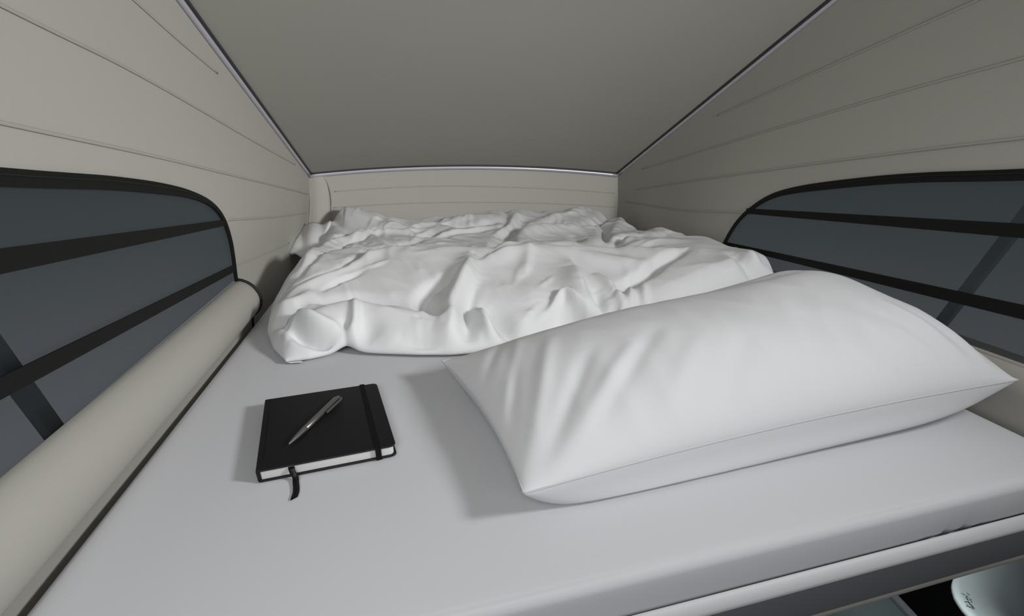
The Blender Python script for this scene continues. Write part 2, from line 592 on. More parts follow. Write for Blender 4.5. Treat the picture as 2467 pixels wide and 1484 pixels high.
# ------------------------------------------------------------------ mattress with fitted sheet
def mattress():
    X0, X1, Y0, Y1, ZT, ZB, r = -0.3615, 0.8275, 0.2615, 1.93, 0.0, -0.068, 0.013
    nx, ny = 110, 90
    us = np.concatenate([np.linspace(0, 0.03, 8)[:-1], np.linspace(0.03, 0.97, nx), np.linspace(0.97, 1, 8)[1:]])
    ring = []
    # profile from the side bottom up, round the edge, over the top
    prof = [(0.006, ZB), (0.002, ZB + 0.006), (0.0, ZB + 0.016), (0.0, -r - 0.008)] + [(r - r * math.cos(a), -r + r * math.sin(a)) for a in np.linspace(0, math.pi / 2, 9)]
    v, f = [], []
    # top grid, edges handled by inset distance
    gx = np.concatenate([[p[0] for p in prof], np.linspace(r + 0.012, (X1 - X0) - r - 0.012, nx), [(X1 - X0) - p[0] for p in prof[::-1]]]) + X0
    gy = np.concatenate([[p[0] for p in prof], np.linspace(r + 0.012, (Y1 - Y0) - r - 0.012, ny), [(Y1 - Y0) - p[0] for p in prof[::-1]]]) + Y0
    hx = np.concatenate([[p[1] for p in prof], np.zeros(nx), [p[1] for p in prof[::-1]]])
    hy = np.concatenate([[p[1] for p in prof], np.zeros(ny), [p[1] for p in prof[::-1]]])
    for i, a in enumerate(gx):
        for j, b in enumerate(gy):
            z = min(hx[i], hy[j])
            # round the vertical corner edges a little
            yy, xx = b, a
            if z > -0.001:
                z += 0.0022 * noise.noise(Vector((a * 4, b * 4, 1.7))) - 0.001
                lr = math.exp(-((a + 0.29) / 0.06) ** 2) * math.exp(-((b - 0.92) / 0.13) ** 2)   # loose ripples beside the duvet
                z += lr * (0.0035 * noise.noise(Vector((a * 22 + b * 9, b * 9, 3.1))) + 0.0022)
            front = (b < Y0 + r + 0.004)
            if front:
                # long soft creases along the front face and gathers near the right end
                dz = -hy[j]
                yy += 0.0018 * (1 + math.sin(dz * 180 + a * 2.3)) * float(smooth(0.018, 0.035, dz))
                g = math.exp(-((a - 0.62) / 0.035) ** 2)
                yy += 0.0022 * g * (1 + math.sin((a * 210 + dz * 120))) * float(smooth(0.02, 0.045, dz))
            v.append((xx, yy, z))
    n = len(gy)
    for i in range(len(gx) - 1):
        for j in range(n - 1):
            f.append((i * n + j, i * n + j + 1, (i + 1) * n + j + 1, (i + 1) * n + j))
    o = obj('mattress', v, f, SHEET)
    return tag(o, 'mattress in a smooth light grey fitted sheet filling the roof bed', 'mattress')


mattress()

# ------------------------------------------------------------------ bed frame front profile
fr = empty('bed_frame', (0.23, 0.25, -0.11))
tag(fr, 'brushed aluminium bed frame bar along the front edge of the mattress', 'bed frame')
finv = Matrix.Translation(fr.location).inverted()


def extr(name, prof, m, sharp=35):
    v, f = [], []
    n = len(prof)
    for x_ in (-0.355, 0.825):
        for (a, b) in prof:
            v.append(finv @ Vector((x_, a, b)))
    for j in range(n):
        j2 = (j + 1) % n
        f.append((j, j2, n + j2, n + j))
    f.append(tuple(range(n)))
    f.append(tuple(range(n, 2 * n)))
    return obj(name, v, f, m, fr, sharp=sharp)


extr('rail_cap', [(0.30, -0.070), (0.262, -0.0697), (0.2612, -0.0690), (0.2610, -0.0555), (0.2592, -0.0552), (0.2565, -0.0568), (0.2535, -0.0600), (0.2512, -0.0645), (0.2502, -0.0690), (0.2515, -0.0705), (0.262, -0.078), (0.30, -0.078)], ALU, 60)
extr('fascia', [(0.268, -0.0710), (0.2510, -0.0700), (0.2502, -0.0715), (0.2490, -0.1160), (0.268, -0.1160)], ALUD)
extr('felt_strip', [(0.268, -0.1165), (0.2493, -0.1165), (0.2485, -0.1215), (0.250, -0.127), (0.268, -0.127)], BEIGE)
extr('lower_lip', [(0.40, -0.1275), (0.256, -0.1275), (0.255, -0.133), (0.40, -0.133)], RAILD)
extr('base_board', [(1.9, -0.0705), (0.302, -0.0705), (0.302, -0.11), (1.9, -0.11)], RAILD)

# ------------------------------------------------------------------ duvet
def P(px, py, z=0.09):
    return at_z(px, py, z)[:2]


class Folds:
    def __init__(self):
        self.items = []

    def add(self, pts, amp, w, wr=None, kind='ridge', z=0.09, flat=False, world=False):
        q = [np.array(p, float) if world else P(p[0], p[1], z) for p in pts]
        q = resample([(a, b, 0) for a, b in q], 0.012)[:, :2]
        self.items.append((q, amp, w, wr or w, kind, flat))

    def eval(self, X, Y):
        H = np.zeros_like(X)
        for q, amp, wl_, wr_, kind, flat in self.items:
            best = np.full(X.shape, 1e9)
            sd = np.zeros_like(X)
            tt = np.zeros_like(X)
            n = len(q) - 1
            for i in range(n):
                a, b = q[i], q[i + 1]
                d = b - a
                L2 = d @ d + 1e-12
                t = np.clip(((X - a[0]) * d[0] + (Y - a[1]) * d[1]) / L2, 0, 1)
                dx, dy = X - (a[0] + t * d[0]), Y - (a[1] + t * d[1])
                dist = np.hypot(dx, dy)
                m = dist < best
                best[m] = dist[m]
                sd[m] = np.sign(d[0] * dy - d[1] * dx)[m]
                tt[m] = ((i + t) / n)[m]
            w = np.where(sd > 0, wl_, wr_)
            u = best / w
            taper = np.ones_like(X) if flat else np.sin(np.pi * np.clip(0.06 + 0.88 * tt, 0, 1)) ** 0.6
            if kind == 'ridge':
                g = np.exp(-u * u)
            elif kind == 'crease':
                g = np.exp(-1.6 * u) 
            else:
                g = 1 / (1 + u ** 3)
            H += amp * taper * g
        return H



# plan outline of the duvet on the mattress
FX = np.array([-0.40, -0.245, -0.20, -0.165, -0.135, -0.115, -0.07, 0.0, 0.06, 0.15, 0.30, 0.45, 0.6, 0.85])
FY = np.array([0.790, 0.790, 0.792, 0.802, 0.812, 0.800, 0.784, 0.762, 0.748, 0.742, 0.745, 0.755, 0.765, 0.775])
LY = np.array([0.79, 0.85, 0.93, 1.02, 1.2, 1.42, 1.58, 1.72, 1.88])
LX = np.array([-0.240, -0.275, -0.306, -0.322, -0.330, -0.324, -0.322, -0.328, -0.338])
RY = np.array([0.75, 1.0, 1.1, 1.3, 1.6, 1.9])
RX = np.array([0.815, 0.815, 0.822, 0.836, 0.850, 0.862])


def body(X, Y, XL=None, XR=None, YF=None, YBk=None):
    """smooth body of the duvet before folds; returns height and edge factor"""
    X, Y = np.asarray(X, float), np.asarray(Y, float)
    XL = np.interp(Y, LY, LX) if XL is None else XL
    XR = np.interp(Y, RY, RX) if XR is None else XR
    YF = np.interp(X, FX, FY) if YF is None else YF
    YBk = np.interp(X, [-0.4, 0.9], [1.87, 1.775]) if YBk is None else YBk
    base = np.interp(Y, [0.74, 0.82, 0.90, 1.0, 1.08, 1.16, 1.22, 1.31, 1.45, 1.70, 1.9], [0.044, 0.056, 0.073, 0.096, 0.110, 0.118, 0.115, 0.090, 0.086, 0.104, 0.116])
    base = base + (0.126 - base) * smooth(0.42, 0.76, X) * smooth(1.45, 1.10, Y)
    # far silhouette: peak at the left, dip, then a broad rise to the right
    far = np.interp(X, [-0.34, -0.22, -0.12, 0.0, 0.10, 0.24, 0.4, 0.7, 0.86], [0.000, 0.022, 0.006, -0.012, -0.012, -0.004, 0.008, 0.008, -0.004])
    base = base + far * smooth(1.45, 1.75, Y)
    q1 = np.clip((Y - YF) / 0.070, 0, 1)
    q2 = np.clip((X - XL) / 0.105, 0, 1)
    q3 = np.clip((XR - X + 0.022 + 0.045 * smooth(1.3, 1.0, Y)) / 0.085, 0, 1)
    q4 = np.clip((YBk - Y + 0.020) / 0.08, 0, 1)
    k = 1.0
    for q, p in ((q1, 1.7), (q2, 2.0), (q3, 2.0), (q4, 2.0)):
        k = k * np.clip(1 - (1 - q) ** p, 0, 1) ** 0.62
    return 0.012 + (base - 0.012) * k, k


def on_body(px, py):
    """where the sight line of a photo point first meets the duvet's smooth body"""
    d = R_ * (px - CX) / FPX + U_ * (CY - py) / FPX + F_
    t = np.linspace(0.5, 2.3, 1500)
    Q = CAM[None] + d[None] * t[:, None]
    h, _ = body(Q[:, 0], Q[:, 1])
    ok = (Q[:, 2] < h) & (Q[:, 1] > 0.74)
    i = int(np.argmax(ok)) if ok.any() else len(t) - 1
    return Q[i, :2]


FD = Folds()


def fold(pts, amp, w, wr=None, kind='ridge', world=False, flat=False):
    q = pts if world else [on_body(*p) for p in pts]
    FD.add(q, amp, w, wr, kind, flat=flat, world=True)


# travel left to right in the photo: first width is the far side, second the near side
# --- corner puff at the front left
fold([(698, 790), (735, 810), (775, 826), (805, 843), (828, 862)], -0.034, 0.013, 0.018)
fold([(705, 778), (760, 797), (800, 817), (838, 848)], 0.030, 0.020, 0.010)
fold([(690, 842), (740, 846), (785, 858)], 0.014, 0.030, 0.02)
fold([(655, 792), (685, 774), (720, 748)], -0.014, 0.012, 0.012)
fold([(640, 785), (690, 745), (740, 715)], 0.014, 0.016)
fold([(690, 800), (692, 830), (700, 862)], 0.010, 0.014)
# --- middle front puff
fold([(770, 728), (820, 718), (880, 716), (950, 728), (1008, 754)], -0.016, 0.016, 0.010)
fold([(740, 765), (860, 742), (990, 770)], 0.014, 0.014, 0.035)
fold([(860, 742), (858, 790), (846, 842)], 0.015, 0.008, 0.011)
fold([(884, 765), (892, 800), (900, 830)], -0.009, 0.022)
fold([(832, 780), (828, 840)], -0.010, 0.011)
fold([(970, 826), (1030, 840), (1090, 860)], -0.018, 0.012, 0.016)
fold([(920, 850), (1000, 862), (1070, 868)], 0.008, 0.012)
# --- bright ridge with the pocket left of it
fold([(1134, 630), (1122, 690), (1100, 750), (1086, 800), (1086, 852)], 0.036, 0.018, 0.030)
fold([(1062, 678), (1030, 698), (1018, 720), (1034, 745), (1060, 762)], -0.030, 0.016, 0.016)
fold([(1112, 648), (1085, 668), (1066, 690)], -0.016, 0.014, 0.014)
fold([(960, 738), (1010, 756), (1055, 782)], 0.012, 0.012, 0.02)
fold([(1136, 690), (1120, 745), (1126, 805)], -0.024, 0.016, 0.016)
fold([(1146, 742), (1170, 785), (1190, 832)], 0.024, 0.014, 0.010)
fold([(1160, 742), (1205, 768), (1232, 800)], -0.030, 0.020, 0.020)
fold([(1215, 800), (1260, 800), (1310, 788)], -0.012, 0.014)
# --- panel under the crest
fold([(1276, 604), (1272, 640), (1262, 664)], 0.010, 0.008, 0.018)
fold([(1150, 640), (1210, 618), (1270, 608)], 0.010, 0.012, 0.030)
fold([(1190, 700), (1260, 715), (1330, 690)], 0.008, 0.05)
for (x0, y0, x1, y1) in ((1265, 770, 1300, 735), (1285, 780, 1318, 742), (1240, 690, 1250, 650), (1300, 700, 1330, 672)):
    fold([(x0, y0), (x1, y1)], 0.003, 0.007)
# --- ridge by the dark opening
fold([(1384, 650), (1396, 690), (1410, 730), (1450, 768)], 0.028, 0.013, 0.040)
fold([(1322, 790), (1362, 770), (1412, 778)], -0.085, 0.026, 0.030)
fold([(1300, 786), (1330, 745), (1356, 718), (1395, 742), (1432, 768)], 0.016, 0.010, 0.009)
fold([(1434, 700), (1452, 735), (1482, 756)], -0.020, 0.014, 0.014)
fold([(1438, 664), (1480, 702), (1502, 742)], 0.015, 0.011)
fold([(1466, 740), (1488, 752)], -0.018, 0.012)
# --- valley closing off the big smooth puff on the right
fold([(1490, 697), (1520, 675), (1560, 655), (1590, 630), (1640, 608)], -0.032, 0.014, 0.022)
fold([(1512, 688), (1518, 715), (1522, 745)], 0.012, 0.009)
fold([(1548, 688), (1552, 712), (1556, 738)], 0.009, 0.009)
fold([(1430, 622), (1500, 632), (1570, 640)], 0.010, 0.02, 0.03)
fold([(1590, 690), (1680, 650), (1780, 640), (1880, 668)], 0.012, 0.07)
fold([(1763, 622), (1800, 655), (1844, 692)], -0.015, 0.014, 0.016)
fold([(1790, 622), (1825, 655), (1862, 684)], 0.010, 0.012)
fold([(1870, 628), (1895, 655), (1915, 674)], -0.010, 0.011)
# --- the crest where the near half drops away towards the far half
CR = [on_body(*p) for p in [(860, 618), (930, 606), (1020, 606), (1120, 606), (1280, 600), (1390, 607), (1500, 602), (1590, 606), (1660, 606)]]
fold(CR, 0.014, 0.022, 0.055, world=True)
fold([p + np.array([0.0, 0.075]) for p in CR[1:-1]], -0.034, 0.060, 0.034, world=True)
fold([(1690, 600), (1760, 592), (1840, 612), (1930, 650)], 0.016, 0.05, 0.06)
# --- left slope: long drawn folds rising to the far left peak
fold([(668, 735), (740, 690), (830, 650), (930, 604)], 0.010, 0.014, 0.018)
fold([(690, 715), (760, 672), (850, 632), (920, 596)], -0.012, 0.012, 0.010)
fold([(780, 697), (820, 676), (870, 655), (905, 642)], -0.009, 0.005, 0.008)
fold([(830, 668), (880, 652), (930, 630)], 0.006, 0.007)
fold([(725, 660), (760, 622), (830, 590), (900, 570)], -0.012, 0.012, 0.010)
fold([(735, 640), (780, 600), (850, 572), (960, 560), (1010, 566)], 0.014, 0.016, 0.022)
fold([(740, 610), (790, 575), (850, 560)], -0.010, 0.010)
fold([(930, 590), (900, 575), (885, 562)], 0.010, 0.014)
fold([(905, 606), (985, 585), (1080, 566), (1180, 552)], -0.016, 0.020, 0.020)
fold([(1000, 580), (1090, 562), (1180, 548)], 0.012, 0.014, 0.02)
# --- far half
fold([(800, 535), (835, 512), (890, 528), (970, 552)], 0.022, 0.07, 0.05)
fold([(780, 552), (830, 546), (900, 556), (1000, 555)], -0.014, 0.018, 0.014)
fold([(920, 540), (930, 528), (950, 520)], -0.018, 0.022)
fold([(930, 530), (990, 522), (1060, 534)], 0.016, 0.035, 0.04)
fold([(1060, 540), (1110, 530), (1190, 526)], 0.015, 0.03, 0.04)
fold([(985, 560), (1010, 548), (1040, 545), (1075, 550)], 0.012, 0.018)
fold([(990, 566), (1020, 566), (1060, 556)], -0.018, 0.022)
fold([(1075, 545), (1130, 543), (1200, 536)], -0.016, 0.022)
fold([(1180, 516), (1210, 505), (1250, 512)], 0.016, 0.05)
fold([(1242, 520), (1228, 545), (1195, 566)], 0.018, 0.018, 0.016)
fold([(1255, 528), (1235, 560), (1195, 590), (1130, 594)], -0.030, 0.03, 0.035)
fold([(1212, 508), (1220, 530), (1205, 548)], -0.010, 0.014)
fold([(1290, 538), (1350, 520), (1400, 508), (1450, 505)], 0.016, 0.03, 0.03)
fold([(1270, 545), (1350, 545), (1440, 535), (1510, 524)], -0.022, 0.028, 0.020)
fold([(1205, 592), (1245, 568), (1330, 556), (1420, 545)], 0.024, 0.03, 0.05)
fold([(1260, 580), (1310, 585), (1360, 592)], -0.008, 0.014)
fold([(1440, 536), (1454, 548), (1462, 572)], -0.026, 0.016, 0.016)
fold([(1470, 560), (1490, 545), (1515, 538)], 0.016, 0.022)
fold([(1476, 592), (1482, 575), (1500, 562), (1590, 566)], -0.024, 0.022, 0.018)
fold([(1500, 556), (1550, 552), (1600, 560)], 0.014, 0.02, 0.03)
fold([(1380, 568), (1425, 588), (1480, 597)], -0.016, 0.022)
fold([(1490, 585), (1560, 580), (1640, 582)], 0.012, 0.03)


def duvet():
    ns, nt_ = 280, 280

    def ease(n):
        u = np.linspace(0, 1, n)
        return 0.55 * u + 0.45 * (0.5 - 0.5 * np.cos(np.pi * u))
    s, t = np.meshgrid(ease(ns), ease(nt_), indexing='ij')
    Yg = 0.79 + (1.85 - 0.79) * t
    XL, XR = np.interp(Yg, LY, LX), np.interp(Yg, RY, RX)
    X = XL + (XR - XL) * s
    YF = np.interp(X, FX, FY)
    YBk = np.interp(X, [-0.4, 0.9], [1.87, 1.775])
    Y = YF + (YBk - YF) * t
    H, k = body(X, Y, XL, XR, YF, YBk)
    N1 = np.zeros_like(X)
    for i in range(ns):
        for j in range(nt_):
            x_, y_ = X[i, j], Y[i, j]
            a = noise.noise(Vector((x_ * 7, y_ * 5, 0.3)))
            b = noise.noise(Vector((x_ * 15 + 2 * a, y_ * 10 - 1.5 * a, 4.3)))
            c = noise.noise(Vector(((x_ + 0.5 * y_) * 30 + 2 * b, (y_ - 0.5 * x_) * 10, 9.1)))
            N1[i, j] = 0.005 * a + 0.0045 * (0.5 - 2.0 * abs(b)) + 0.0016 * (0.5 - 2 * abs(c))
    calm = 1 - 0.8 * np.exp(-(((X - 0.68) / 0.16) ** 2 + ((Y - 0.95) / 0.14) ** 2)) - 0.6 * np.exp(-(((X - 0.27) / 0.10) ** 2 + ((Y - 0.98) / 0.12) ** 2)) - 0.5 * np.exp(-(((X + 0.06) / 0.16) ** 2 + ((Y - 0.86) / 0.10) ** 2))
    edge = smooth(0.0, 0.75, k)
    Dz = 1.15 * FD.eval(X, Y) + N1 * np.clip(calm, 0.15, 1) * (1 + 0.35 * smooth(1.2, 1.5, Y))
    lift = 0.014 * np.exp(-((X + 0.135) / 0.022) ** 2) * np.exp(-((Y - YF) / 0.05) ** 2)
    Zz = np.maximum(H + Dz * edge, 0.010 + 0.002 * k) + lift
    verts = [(X[i, j], Y[i, j], Zz[i, j]) for i in range(ns) for j in range(nt_)]
    faces = [(i * nt_ + j, (i + 1) * nt_ + j, (i + 1) * nt_ + j + 1, i * nt_ + j + 1) for i in range(ns - 1) for j in range(nt_ - 1)]
    # rolled hem: boundary turns under and inwards
    ring = [(i, 0) for i in range(ns)] + [(ns - 1, j) for j in range(1, nt_)] + [(i, nt_ - 1) for i in range(ns - 2, -1, -1)] + [(0, j) for j in range(nt_ - 2, 0, -1)]
    prev = [i * nt_ + j for i, j in ring]
    cx, cy = 0.27, 1.3
    for inset, z in ((0.002, 0.0075), (0.008, 0.004), (0.03, 0.003)):
        cur = []
        for (i, j) in ring:
            x_, y_ = X[i, j], Y[i, j]
            dx, dy = cx - x_, cy - y_
            if j == 0:
                dx = 0
            if i == 0 and j > 0:
                dy = 0
            L = math.hypot(dx, dy)
            verts.append((x_ + dx / L * inset, y_ + dy / L * inset, z + lift[i, j] * 0.8))
            cur.append(len(verts) - 1)
        m = len(ring)
        for k in range(m):
            faces.append((prev[k], prev[(k + 1) % m], cur[(k + 1) % m], cur[k]))
        prev = cur
    o = obj('duvet', verts, faces, DUVET)
    tag(o, 'rumpled white duvet spread over the far half of the mattress', 'duvet')
    # the turned-out corner at its left edge
    c0 = np.array([-0.395, 1.63, 0.020])
    pts = {}
    v, f = [], []
    n = 14
    for i in range(n + 1):
        for j in range(n + 1):
            a, b = i / n, j / n
            A = np.array([-0.391, 1.57, 0.026])
            B = np.array([-0.310, 1.52, 0.022])
            C = np.array([-0.386, 1.80, 0.080])
            D = np.array([-0.270, 1.72, 0.10])
            p = A * (1 - a) * (1 - b) + B * a * (1 - b) + C * (1 - a) * b + D * a * b
            p = p + np.array([0, 0, 0.012 * math.sin(math.pi * a) * math.sin(math.pi * b) + 0.006 * math.sin(9 * a + 5 * b)])
            v.append(p)
    f = [(i * (n + 1) + j, (i + 1) * (n + 1) + j, (i + 1) * (n + 1) + j + 1, i * (n + 1) + j + 1) for i in range(n) for j in range(n)]
    k = obj('turned_out_corner', v, f, DUVET, o)
    m = k.modifiers.new('thick', 'SOLIDIFY')
    m.thickness = 0.010
    m.offset = -1
    return o


duvet()

# ------------------------------------------------------------------ pillow
def pillow():
    FL, FR_ = np.array([0.095, 0.345, 0.042]), np.array([0.818, 0.356, 0.074])
    BL, BR = np.array([0.036, 0.655, 0.046]), np.array([0.806, 0.712, 0.100])
    root = empty('pillow', (0.43, 0.52, 0.0))
    tag(root, 'plump white pillow lying across the front right of the bed', 'pillow')
    inv = np.array(root.location)
    n = 150
    e_ = np.linspace(-1, 1, n)
    u1 = np.sign(e_) * (1 - (1 - np.abs(e_)) ** 1.35)
    U, V = np.meshgrid(u1, u1, indexing='ij')       # U along length, V front(-1) to back(+1)
    a, b = (U + 1) / 2, (V + 1) / 2
    base = (FL[None, None] * ((1 - a) * (1 - b))[..., None] + FR_ * (a * (1 - b))[..., None] + BL * ((1 - a) * b)[..., None] + BR * (a * b)[..., None])
    ex = np.array([0.76, 0.02, 0.045]); ex /= np.linalg.norm(ex)
    ey = np.array([-0.03, 0.33, 0.015]); ey /= np.linalg.norm(ey)
    pin = 0.018
    base = base + ex * (-pin * U * (1 - V ** 2) * 0.8)[..., None] + ey * (-0.012 * V * (1 - U ** 2))[..., None]
    # bow of the seam: droops in the middle, corners tipped up
    dome = np.clip((1 - np.abs(U) ** (2.6 + 1.8 * smooth(-0.2, 0.6, U))), 0, 1) ** 0.62 * np.clip((1 - np.abs(V) ** 2.2), 0, 1) ** 0.60
    top = 0.089 * dome * (1 + 0.10 * U + 0.22 * smooth(0.1, 0.9, U))
    bot = 0.085 * np.clip((1 - np.abs(U) ** 6), 0, 1) ** 0.55 * np.clip((1 - np.abs(V) ** 5), 0, 1) ** 0.42
    W1 = np.zeros_like(U)

    def fold(p, q, amp, w, pw=1.0):
        nonlocal W1
        p, q = np.array(p), np.array(q)
        d = q - p
        t = np.clip(((U - p[0]) * d[0] + (V - p[1]) * d[1]) / (d @ d), 0, 1)
        # metric: the pillow is about twice as long as deep
        dist = np.hypot((U - p[0] - t * d[0]) * 0.375, (V - p[1] - t * d[1]) * 0.165)
        W1 = W1 + amp * np.sin(np.pi * np.clip(0.08 + 0.84 * t, 0, 1)) * np.exp(-(dist / w) ** 2)
    # folds that gather at the left end and run in from the corners
    fold((-0.97, -0.85), (-0.66, 0.35), 0.0075, 0.012)
    fold((-0.93, -0.92), (-0.58, -0.05), -0.0075, 0.014)
    fold((-0.86, -0.93), (-0.42, -0.15), 0.0065, 0.016)
    fold((-0.98, -0.55), (-0.80, 0.45), -0.006, 0.010)
    fold((-0.97, -0.30), (-0.74, 0.62), 0.0055, 0.009)
    fold((-0.96, 0.2), (-0.78, 0.80), -0.004, 0.009)
    fold((-0.70, -0.75), (-0.30, -0.05), -0.0045, 0.016)
    fold((-0.50, -0.90), (-0.20, -0.30), 0.0035, 0.018)
    fold((-0.30, -0.93), (-0.02, -0.4), -0.003, 0.018)
    fold((0.05, -0.95), (0.05, -0.2), 0.0025, 0.03)
    fold((0.40, -0.94), (0.28, -0.25), -0.0045, 0.020)
    fold((0.52, -0.95), (0.40, -0.25), 0.0045, 0.020)
    fold((0.72, -0.95), (0.55, -0.45), -0.004, 0.012)
    fold((0.78, -0.95), (0.66, -0.35), 0.0045, 0.010)
    fold((0.84, -0.95), (0.74, -0.40), -0.0045, 0.010)
    fold((0.89, -0.95), (0.82, -0.30), 0.004, 0.009)
    fold((0.93, -0.95), (0.88, -0.45), -0.0035, 0.008)
    fold((0.30, 0.55), (0.62, 0.40), -0.003, 0.02)
    fold((0.5, 0.75), (0.7, 0.5), 0.004, 0.03)
    top = top + W1 * (0.25 + 0.75 * dome)
    for i in range(n):
        for j in range(n):
            x_, y_ = U[i, j] * 0.375, V[i, j] * 0.165
            k = dome[i, j]
            top[i, j] += k * (0.005 * noise.noise(Vector((x_ * 6, y_ * 9, 2.0))) + 0.0022 * (1 - 2 * abs(noise.noise(Vector((x_ * 18, y_ * 10, 5.0))))))
    up = np.cross(ex, ey); up /= np.linalg.norm(up)
    T = base + up * top[..., None]
    B = base - up * bot[..., None]
    B = B - ey * (0.016 * np.exp(-((V + 0.93) / 0.10) ** 2) * (1 - np.abs(V) ** 24) * np.clip(1 - np.abs(U) ** 4, 0, 1))[..., None]
    floor_z = 0.0035
    B[..., 2] = np.maximum(B[..., 2], floor_z)
    T[..., 2] = np.maximum(T[..., 2], B[..., 2])
    verts = [tuple(T[i, j] - inv) for i in range(n) for j in range(n)]
    idx = lambda i, j: i * n + j
    faces = [(idx(i, j), idx(i + 1, j), idx(i + 1, j + 1), idx(i, j + 1)) for i in range(n - 1) for j in range(n - 1)]
    bi = {}
    for i in range(n):
        for j in range(n):
            if i in (0, n - 1) or j in (0, n - 1):
                bi[i, j] = idx(i, j)
            else:
                bi[i, j] = len(verts)
                verts.append(tuple(B[i, j] - inv))
    faces += [(bi[i, j], bi[i, j + 1], bi[i + 1, j + 1], bi[i + 1, j]) for i in range(n - 1) for j in range(n - 1)]
    obj('pillowcase', verts, faces, PILLOW, root)
    # raised seam round the edge
    edge = [T[i, 0] for i in range(0, n, 2)] + [T[n - 1, j] for j in range(1, n, 2)] + [T[i, n - 1] for i in range(n - 2, -1, -2)] + [T[0, j] for j in range(n - 2, 0, -2)]
    v, f = sweep([Vector(p - inv + up * 0.0006) for p in edge], circ(0.0010, 6))
    obj('edge_seam', v, f, SHEET, root)
    return root


pillow()

# ------------------------------------------------------------------ notebook and pen
def notebook():
    root = empty('notebook', (-0.137, 0.567, 0.001))
    tag(root, 'closed black hardcover notebook with elastic band lying on the front left of the bed', 'notebook')
    # local axes follow the cover edges (u across, v along the spine)
    ux, uy = math.cos(math.radians(4.0)), math.sin(math.radians(4.0))
    vx, vy = -math.sin(math.radians(11.0)), math.cos(math.radians(11.0))
    Wd, Ht, Tk = 0.164, 0.171, 0.0175

    def L(u, v, z):
        return Vector((u * ux + v * vx, u * uy + v * vy, z))

    def rrect(u0, u1, v0, v1, rl, rr, k=5):
        pts = []
        for (cu, cv, a0, r) in ((u1 - rr, v0 + rr, -90, rr), (u1 - rr, v1 - rr, 0, rr), (u0 + rl, v1 - rl, 90, rl), (u0 + rl, v0 + rl, 180, rl)):
            for i in range(k + 1):
                a = math.radians(a0 + 90 * i / k)
                pts.append((cu + r * math.cos(a), cv + r * math.sin(a)))
        return pts

    def slab(pts, z0, z1):
        n = len(pts)
        v = [L(a, b, z0) for a, b in pts] + [L(a, b, z1) for a, b in pts]
        f = [tuple(range(n)), tuple(range(n, 2 * n))] + [(i, (i + 1) % n, n + (i + 1) % n, n + i) for i in range(n)]
        return v, f

    def join(*parts):
        V, F = [], []
        for v, f in parts:
            k = len(V)
            V += v
            F += [tuple(i + k for i in q) for q in f]
        return V, F
    w, h = Wd / 2, Ht / 2
    cover = rrect(-w, w, -h, h, 0.002, 0.007)
    lo = slab(cover, 0.0, 0.0022)
    hi = slab(cover, Tk - 0.0022, Tk)
    spine = slab([(-w - 0.0006, -h + 0.001), (-w + 0.004, -h + 0.001), (-w + 0.004, h - 0.001), (-w - 0.0006, h - 0.001)], 0.001, Tk - 0.0008)
    v, f = join(lo, hi, spine)
    c = obj('cover', v, f, LEATH, root, sharp=35)
    bevel_obj(c, 0.0007, 2, 50)
    # pressed hinge groove near the spine
    v, f = slab([(-w + 0.0065, -h + 0.0006), (-w + 0.0075, -h + 0.0006), (-w + 0.0075, h - 0.0006), (-w + 0.0065, h - 0.0006)], Tk - 0.0005, Tk + 0.00015)
    obj('hinge_line', v, f, BAND, c)
    v, f = slab(rrect(-w + 0.003, w - 0.003, -h + 0.0028, h - 0.003, 0.001, 0.006), 0.0023, Tk - 0.0023)
    obj('page_block', v, f, PAGES, root, sharp=35)
    # elastic band round the whole book
    ub = 0.0590
    bw, th = 0.0072, 0.0009
    loop = [(-h - th, -0.0003), (-h - th, Tk + th), (h + th, Tk + th), (h + th, -0.0003)]
    v, f = [], []
    for (b_, z) in loop:
        for u in (ub - bw / 2, ub + bw / 2):
            v.append(L(u, b_, z))
    ins = [(-h - 0.0002, -0.0003), (-h - 0.0002, Tk + 0.0001), (h + 0.0002, Tk + 0.0001), (h + 0.0002, -0.0003)]
    for (b_, z) in ins:
        for u in (ub - bw / 2, ub + bw / 2):
            v.append(L(u, b_, z))
    for i in range(3):
        k = i * 2
        f.append((k, k + 1, k + 3, k + 2))
        f.append((8 + k, 8 + k + 2, 8 + k + 3, 8 + k + 1))
        f.append((k, k + 2, 8 + k + 2, 8 + k))
        f.append((k + 1, 8 + k + 1, 8 + k + 3, k + 3))
    f += [(0, 8, 9, 1), (6, 7, 15, 14)]
    obj('elastic_band', v, f, BAND, root, smooth=False)
    # ribbon bookmark
    rib = [(-0.044, -h + 0.010, 0.0135), (-0.0435, -h - 0.0008, 0.0130), (-0.0425, -h - 0.0035, 0.0085), (-0.0405, -h - 0.0065, 0.0035), (-0.0405, -h - 0.013, 0.0016), (-0.0400, -h - 0.021, 0.0013), (-0.0402, -h - 0.030, 0.0011), (-0.0425, -h - 0.040, 0.0010)]
    rp = resample(rib, 0.002)
    v, f = [], []
    for i, (u, vv, z) in enumerate(rp):
        wv = 0.0036
        cut = 0.004 if i == len(rp) - 1 else 0
        for dz in (0, 0.0005):
            v.append(L(u - wv, vv - cut * 0.0 - (0.002 if cut else 0), z + dz - 0.001))
            v.append(L(u + wv, vv + cut, z + dz - 0.001))
    for i in range(len(rp) - 1):
        k = i * 4
        for a, b in ((0, 1), (1, 3), (3, 2), (2, 0)):
            f.append((k + a, k + b, k + 4 + b, k + 4 + a))
    f.append((len(v) - 4, len(v) - 3, len(v) - 1, len(v) - 2))
    obj('ribbon_bookmark', v, f, RIBBON, root)
    return Tk + 0.001


ztop = notebook()


